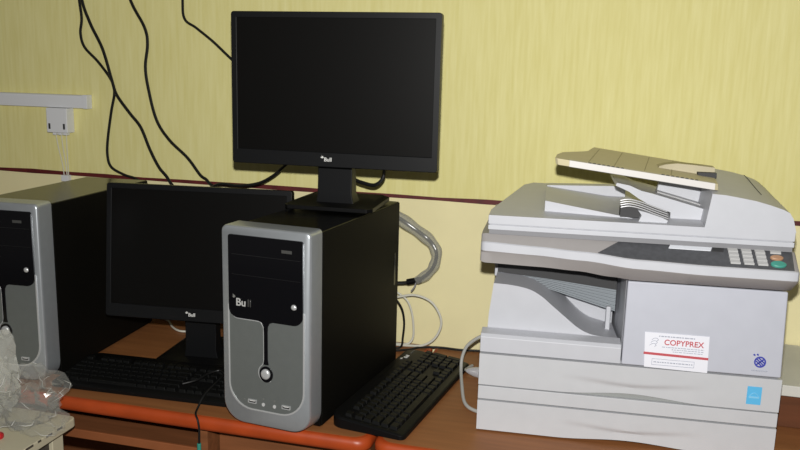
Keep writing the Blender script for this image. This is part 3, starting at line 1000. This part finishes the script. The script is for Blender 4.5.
def cables():
    y = 0.598
    G = 'black cables hanging down the wall'
    A = [(-1.096, y, 1.30), (-1.100, y, 1.05), (-1.092, y, 0.899), (-1.086, y, 0.835), (-1.092, y, 0.794), (-1.081, y, 0.756), (-1.039, y, 0.716), (-1.000, y, 0.667), (-0.992, y, 0.632), (-1.004, y, 0.581), (-1.019, y, 0.505), (-1.023, y, 0.456), (-1.012, y, 0.422), (-0.970, y, 0.402), (-0.932, y, 0.392), (-0.88, y, 0.36), (-0.84, y, 0.25), (-0.83, y, 0.05)]
    cable('wall_cable', 'leftmost of the four black cables on the wall, crossed by the next one', A, 0.0038, 'cable', group=G)
    y2 = 0.590
    Bp = [(-1.084, y2, 1.30), (-1.086, y2, 1.05), (-1.079, y2, 0.899), (-1.055, y2, 0.824), (-1.018, y2, 0.752), (-0.993, y2, 0.668), (-0.979, y2, 0.627), (-0.940, y2, 0.578), (-0.907, y2, 0.540), (-0.881, y2, 0.480), (-0.854, y2, 0.431), (-0.824, y2, 0.396), (-0.80, y2, 0.33), (-0.79, y2, 0.05)]
    cable('wall_cable', 'black cable running diagonally down the wall and crossing over the leftmost cable', Bp, 0.0042, 'cable', group=G)
    Cp = [(-0.96, y, 1.30), (-0.955, y, 1.05), (-0.935, y, 0.899), (-0.890, y, 0.813), (-0.882, y, 0.767), (-0.891, y, 0.706), (-0.884, y, 0.646), (-0.862, y, 0.562), (-0.824, y, 0.508), (-0.769, y, 0.461), (-0.731, y, 0.415), (-0.707, y, 0.397), (-0.68, y, 0.34), (-0.67, y, 0.05)]
    cable('wall_cable', 'thick black cable hanging alone between the crossed cables and the upper monitor', Cp, 0.0042, 'cable', group=G)
    Dp = [(-0.775, y, 1.30), (-0.776, y, 1.05), (-0.772, y, 0.899), (-0.768, y, 0.837), (-0.733, y, 0.812), (-0.683, y, 0.776), (-0.631, y, 0.732), (-0.577, y, 0.692), (-0.52, y - 0.01, 0.655), (-0.46, y - 0.06, 0.62), (-0.40, y - 0.12, 0.60), (-0.355, y - 0.185, 0.585)]
    cable('wall_cable', 'short visible black cable running down behind the upper left corner of the upper monitor', Dp, 0.0036, 'cable', group=G)
    Ep = [(-0.33, 0.425, 0.57), (-0.385, 0.46, 0.52), (-0.423, 0.500, 0.482), (-0.442, 0.500, 0.463), (-0.470, 0.500, 0.439), (-0.509, 0.500, 0.418), (-0.563, 0.500, 0.408), (-0.635, 0.505, 0.404), (-0.68, 0.52, 0.34), (-0.69, 0.55, 0.05)]
    cable('monitor_cable', 'black cable sweeping left from under the upper monitor to behind the other monitor', Ep, 0.0040, 'cable')
    Fp = [(-0.150, 0.405, 0.60), (-0.151, 0.420, 0.530), (-0.151, 0.420, 0.478), (-0.156, 0.420, 0.457), (-0.175, 0.420, 0.443), (-0.208, 0.425, 0.447), (-0.240, 0.440, 0.452), (-0.28, 0.50, 0.430), (-0.30, 0.54, 0.30), (-0.30, 0.56, 0.02)]
    cable('monitor_cable', 'black cable looping below the upper monitor at the right of its stand', Fp, 0.0045, 'cable')

    # sleeved cable behind the middle tower
    Gp = [(-0.235, 0.530, 0.375), (-0.19, 0.530, 0.368), (-0.146, 0.540, 0.347), (-0.100, 0.540, 0.320), (-0.060, 0.540, 0.292), (-0.043, 0.540, 0.264), (-0.047, 0.540, 0.232), (-0.064, 0.540, 0.206), (-0.092, 0.540, 0.186), (-0.130, 0.540, 0.176), (-0.20, 0.530, 0.172)]

    def sleeve(o, P, base):
        mid = [p - base for p in P[1:9]]
        MB().tube(mid, lambda t: 0.0175 - 0.006 * t + 0.0012 * math.sin(t * 37), 12, caps=False).build('clear_sleeve', 'sleeve', o, smooth=True)
        c = P[8] - base
        ax = (P[9] - P[8]).normalized()
        MB().tube([c - ax * 0.012, c + ax * 0.026], 0.0085, 10, smooth=False).build('connector', 'black', o, bevel=0.001)
        MB().tube([c + ax * 0.002 + Vector((0, -0.006, -0.004)), c + ax * 0.006 + Vector((0, -0.01, -0.014)), c + ax * 0.014 + Vector((0, -0.008, -0.024))], 0.0022, 6).build('tie_end', 'metal', o)
    cable('sleeved_cable', 'black cable in a clear plastic sleeve looping out behind the middle tower', Gp, 0.0048, 'cable', extra=sleeve)
    Hp = [(-0.22, 0.550, 0.118), (-0.18, 0.550, 0.126), (-0.143, 0.550, 0.135), (-0.098, 0.550, 0.144), (-0.057, 0.550, 0.132), (-0.033, 0.550, 0.103), (-0.026, 0.550, 0.071), (-0.041, 0.550, 0.034), (-0.070, 0.550, 0.012), (-0.107, 0.550, 0.006), (-0.150, 0.552, 0.004), (-0.20, 0.550, 0.004)]
    cable('loop_cable', 'pale round loop of thin cable standing behind the middle tower', Hp, 0.0032, 'cable_w')
    Ip = [(-0.17, 0.566, 0.152), (-0.127, 0.566, 0.128), (-0.110, 0.566, 0.097), (-0.103, 0.566, 0.055), (-0.104, 0.566, 0.022), (-0.120, 0.562, 0.005), (-0.17, 0.562, 0.004)]
    cable('thin_cable', 'thin pale cable hanging down inside the pale loop', Ip, 0.0028, 'cable_w')
    Jp = [(-0.17, 0.530, 0.160), (-0.132, 0.530, 0.120), (-0.120, 0.530, 0.081), (-0.122, 0.530, 0.035), (-0.128, 0.530, 0.006), (-0.16, 0.525, 0.004)]
    cable('thin_cable', 'thin black cable dropping to the desk just behind the middle tower', Jp, 0.0028, 'cable')
    Kp = [(-0.20, 0.48, 0.004), (-0.112, 0.519, 0.004), (-0.081, 0.550, 0.004), (-0.031, 0.566, 0.004), (0.023, 0.565, 0.004), (0.073, 0.574, 0.004), (0.125, 0.575, 0.004), (0.20, 0.57, 0.004)]
    cable('desk_cable', 'black cable lying along the back of the desk at the foot of the wall', Kp, 0.0032, 'cable')
    Lp = [(-0.86, 0.56, 0.004), (-0.810, 0.539, 0.004), (-0.771, 0.495, 0.004), (-0.738, 0.470, 0.004), (-0.712, 0.470, 0.004), (-0.66, 0.50, 0.004)]
    cable('desk_cable', 'short white cable curving on the bare desk beside the lower monitor', Lp, 0.0028, 'cable_w')
    # thin cable over the left keyboard and the desk edge, ending in a small plug
    Mp = [(-0.500, 0.080, 0.0315), (-0.478, 0.103, 0.0345), (-0.470, 0.139, 0.0365), (-0.452, 0.160, 0.0385), (-0.434, 0.140, 0.0375), (-0.432, 0.095, 0.0330), (-0.436, 0.058, 0.0230), (-0.437, 0.030, 0.0045), (-0.428, 0.006, 0.0035), (-0.418, -0.004, -0.004), (-0.414, -0.006, -0.022), (-0.4145, -0.006, -0.040), (-0.415, -0.006, -0.056)]

    def plug(o, P, base):
        MB().tube([Vector((0, 0, 0.002)), Vector((0, 0, -0.022))], 0.0045, 10, smooth=False).build('plug', 'teal', o, bevel=0.001)
        MB().tube([Vector((0, 0, -0.022)), Vector((0, 0, -0.030))], 0.0032, 10, smooth=False).build('plug_tip', 'metal', o)
    cable('mouse_cable', 'thin black cable running over the keyboard and hanging off the desk edge', Mp, 0.0022, 'cable', extra=plug)
    # power cord at the side of the photocopier
    Np = [(0.112,0.470,0.100),(0.110,0.430,0.107),(0.104,0.400,0.106),(0.090,0.390,0.099),(0.073,0.370,0.086),(0.066,0.350,0.065),(0.068,0.330,0.041),(0.080,0.280,0.024),(0.093,0.235,0.010),(0.108,0.212,0.005),(0.130,0.196,0.005)]
    cable('mains_cable', 'grey mains cable curving down along the left side of the photocopier', Np, 0.0038, 'cable_g')
    p = thing('power_plug', 'clear grey plug with metal pins beside the left side of the photocopier', 'plug', loc=wp(DESK, 0.094, 0.398, 0.0))
    p.rotation_euler = (0, 0, -DESK[2] - 0.15)
    r = []
    for x, w, h in ((-0.024, 0.005, 0.005), (-0.017, 0.008, 0.008), (-0.005, 0.0115, 0.0115), (0.006, 0.0130, 0.0130), (0.008, 0.0130, 0.0130)):
        r.append([(x, w * math.cos(2 * math.pi * k / 14), 0.0140 + h * math.sin(2 * math.pi * k / 14)) for k in range(14)])
    MB().loft(r).build('plug_body', 'plugclear', p, smooth=True, angle=50)
    MB().tube([(-0.022, 0, 0.014), (-0.030, 0.008, 0.012), (-0.034, 0.03, 0.007), (-0.030, 0.06, 0.005)], 0.0036, 8).build('wire', 'cable_g', p, smooth=True)
    for s in (-1, 1):
        MB().tube([(0.007, s * 0.006, 0.014), (0.021, s * 0.006, 0.014)], 0.0022, 8, smooth=False).build('pin', 'bright', p)


def wall_fittings():
    o = thing('cable_trunking', 'white cable trunking fixed along the yellow wall, with an open right end', 'trunking', DESK, (-1.072, 0.6055, 0.586))
    MB().prism_x([(-0.022, 0.0), (-0.022, 0.034), (-0.018, 0.037), (0.0, 0.037), (0.0, 0.0)], -1.20, 0.0).build('trunking_body', 'trunk', o, bevel=0.001)
    MB().prism_x([(-0.0235, 0.006), (-0.0235, 0.031), (-0.021, 0.031), (-0.021, 0.006)], -1.20, -0.001).build('trunking_cover', 'trunk', o)
    MB().box(-0.012, 0.0015, -0.0245, 0.0, -0.001, 0.038).build('end_cap', 'trunk', o, bevel=0.001)
    b = thing('wall_socket', 'small white socket box mounted right under the cable trunking', 'socket', DESK, (-1.166, 0.606, 0.515))
    MB().box(-0.034, 0.034, -0.034, -0.0005, 0.0, 0.070).build('box', 'trunk', b, bevel=0.002)
    for x in (-0.027, 0.021):
        MB().box(x, x + 0.006, -0.0352, -0.0335, 0.010, 0.026).build('clip', 'gap', b)
    for x in (-0.015, 0.003, 0.020):
        MB().box(x - 0.005, x + 0.005, -0.028, -0.012, -0.007, 0.001).build('wire_outlet', 'trunk', b, bevel=0.001)
    for x, dx in ((-0.015, 0.012), (0.003, 0.004), (0.020, -0.008)):
        MB().tube([(x, -0.02, -0.006), (x + dx * 0.3, -0.018, -0.04), (x + dx * 0.8, -0.012, -0.09), (x + dx, -0.010, -0.128), (x + dx, -0.010, -0.20)], 0.0014, 6).build('thin_wire', 'cable_w', b)
    MB().box(-0.008, 0.016, -0.018, -0.003, -0.142, -0.124).build('wire_clip', 'trunk', b, bevel=0.001)


# ------------------------------------------------------------------ small table, bag, box at the right
def small_table():
    o = thing('side_table', 'small cream table with a worn edge pushed up against the desk', 'table', DESK, (-1.0, -0.27, -ZD))
    zt = ZD - 0.030
    x0, x1, y0, y1 = -0.36, 0.303, -0.25, 0.2545
    outl = rrect(x0, x1, y0, y1, 0.014, 4)
    MB().prism_z(outl, zt - 0.020, zt).build('table_top', 'cream', o, bevel=0.003)
    r = random.Random(3)
    w = MB()
    for k in range(9):
        yy = y1 - 0.045 - k * 0.030 - r.uniform(0, 0.012)
        ln = r.uniform(0.008, 0.024)
        w.box(x1 - 0.0012, x1 + 0.0004, yy - ln, yy, zt - 0.005, zt - 0.001 + 0.0002)
    w.build('worn_patch', 'worn', o)
    MB().box(x0 + 0.03, x1 - 0.03, y0 + 0.03, y1 - 0.03, zt - 0.075, zt - 0.0205).build('apron', 'worn', o)
    for lx in (x0 + 0.02, x1 - 0.055):
        for ly in (y0 + 0.02, y1 - 0.055):
            MB().box(lx, lx + 0.034, ly, ly + 0.034, 0.0, zt - 0.0205).build('leg', 'cream', o, bevel=0.002)
    c = MB()
    rings = []
    for z, s in ((0.0, 0.85), (0.003, 1.0), (0.008, 1.0), (0.011, 0.7)):
        rings.append([(0.0095 * s * math.cos(2 * math.pi * k / 16), 0.0095 * s * math.sin(2 * math.pi * k / 16), z) for k in range(16)])
    c = c.loft(rings).build('bottle_cap', 'redcap', smooth=True)
    c.location = wp(DESK, -0.778, -0.150, -0.030)
    tag(c, 'tiny red plastic cap on the cream table in front of the bag', 'cap')


def crumple(b, cx, cy, z0, rx, ry, h, seed, jit, spikes=(), sub=3, creases=0):
    """one crumpled lobe of film standing on z0: a ball of creased facets"""
    r = random.Random(seed)
    t = bmesh.new()
    bmesh.ops.create_icosphere(t, subdivisions=sub, radius=1.0)
    off = Vector((seed * 7.3, seed * 3.1, seed * 5.7))
    for v in t.verts:
        d = v.co.normalized()
        k = 1 + 0.55 * noise.noise(d * 1.7 + off) + jit * (1 - 2.2 * abs(noise.noise(d * 4.3 + off))) + r.uniform(-jit, jit) * 0.45
        for sd, amt, pw in spikes:
            k += amt * max(0.0, d.dot(Vector(sd).normalized())) ** pw
        v.co = d * k
    base = len(b.bm.verts)
    mp = {}
    for v in t.verts:
        z = z0 + h * 0.5 + v.co.z * h * 0.5
        flat = max(z, z0 + 0.001 + 0.002 * r.random())
        mp[v] = b.bm.verts.new((cx + v.co.x * rx, cy + v.co.y * ry, flat))
    for f in t.faces:
        b.bm.faces.new([mp[v] for v in f.verts])
    # creases follow chains of facet edges on the side that is lit
    chains = []
    vs = list(t.verts)
    for _ in range(creases):
        v = r.choice(vs)
        way = Vector((r.uniform(-1, 1), r.uniform(-0.4, 0.4), r.uniform(-1, 1))).normalized()
        ch = [v]
        for _k in range(r.randint(2, 4)):
            nx = max((e.other_vert(ch[-1]) for e in ch[-1].link_edges), key=lambda w: (w.co - ch[-1].co).normalized().dot(way))
            if nx in ch:
                break
            ch.append(nx)
        if len(ch) > 2:
            chains.append([mp[w].co.copy() for w in ch])
    t.free()
    return chains


def bag():
    o = thing('plastic_bag', 'crumpled clear plastic bag lying on the small cream table', 'bag', DESK, (-0.83, -0.09, -0.030))
    b = MB()
    c1 = crumple(b, -0.040, -0.005, 0.0, 0.070, 0.045, 0.205, 1, 0.20, sub=4, creases=12)
    b.build('standing_fold', 'film_m', o)
    b = MB()
    crumple(b, -0.050, -0.005, 0.002, 0.050, 0.032, 0.175, 4, 0.25)
    b.build('inner_fold', 'film_m', o)
    b = MB()
    c2 = crumple(b, 0.072, 0.000, 0.0, 0.062, 0.044, 0.105, 2, 0.30, (((1, 0, 0.75), 0.75, 14), ((0.1, 0, 1), 0.5, 14), ((1, -0.2, -0.2), 0.2, 6)), sub=4, creases=26)
    b.build('loose_fold', 'film', o)
    b = MB()
    for ch in c1 + c2:
        b.tube(ch, lambda t: 0.00055 * (0.2 + math.sin(math.pi * t)), 5, smooth=False)
    cr = b.build('creases', 'crease', o, smooth=True)
    cr['kind'] = 'stuff'
    b = MB()
    crumple(b, 0.060, -0.012, 0.002, 0.050, 0.034, 0.080, 3, 0.35, (((1, 0, 0.6), 0.5, 10),))
    b.build('inner_fold', 'film', o)


def right_box():
    o = thing('storage_box', 'low brown box with a white lid, half hidden behind the photocopier', 'box', DESK, (0.98, 0.455, 0.0))
    MB().box(-0.24, 0.20, -0.125, 0.14, 0.0, 0.073).build('box_body', 'brown', o, bevel=0.002)
    MB().box(-0.245, 0.205, -0.140, 0.145, 0.0735, 0.097).build('lid', 'ledge', o, bevel=0.002)


# ------------------------------------------------------------------ light and camera
def lights_camera():
    f, pitch, roll, h = 793.6735, 0.1894, -0.0255, 0.7074
    c, s = math.cos(pitch), math.sin(pitch)
    F = Vector((0, c, -s))
    U0 = Vector((0, s, c))
    X0 = Vector((1, 0, 0))
    R = X0 * math.cos(roll) - U0 * math.sin(roll)
    U = X0 * math.sin(roll) + U0 * math.cos(roll)
    pos = Vector((0, 0, h + ZD))
    cam = bpy.data.cameras.new('camera')
    cam.sensor_width = 36
    cam.lens = f / 800 * 36
    cam.clip_start = 0.02
    co = bpy.data.objects.new('camera', cam)
    C.objects.link(co)
    m = Matrix((R, U, -F)).transposed().to_4x4()
    m.translation = pos
    co.matrix_world = m
    SC.camera = co
    # the camera's own flash, a little above the lens
    l = bpy.data.lights.new('camera_flash', 'SPOT')
    l.energy = 124
    l.color = (1.0, 0.985, 0.95)
    l.shadow_soft_size = 0.012
    l.spot_size = math.radians(150)
    l.spot_blend = 0.5
    lo = bpy.data.objects.new('camera_flash', l)
    C.objects.link(lo)
    lm = Matrix((R, U, -F)).transposed().to_4x4()
    lm.translation = pos + U * 0.085 + R * 0.0
    lo.matrix_world = lm
    # dim room light
    w = bpy.data.worlds.new('room_light')
    SC.world = w
    w.use_nodes = True
    bg = w.node_tree.nodes['Background']
    bg.inputs[0].default_value = (1.0, 0.95, 0.84, 1)
    bg.inputs[1].default_value = 0.068
    vs = SC.view_settings
    SC.display_settings.display_device = 'sRGB'
    vs.view_transform = 'Standard'
    vs.look = 'None'
    vs.exposure = 0.0
    vs.gamma = 1.0
    vs.use_curve_mapping = False


setting()
desks()
towers()
monitors()
keyboards()
photocopier()
cables()
wall_fittings()
small_table()
bag()
right_box()
lights_camera()
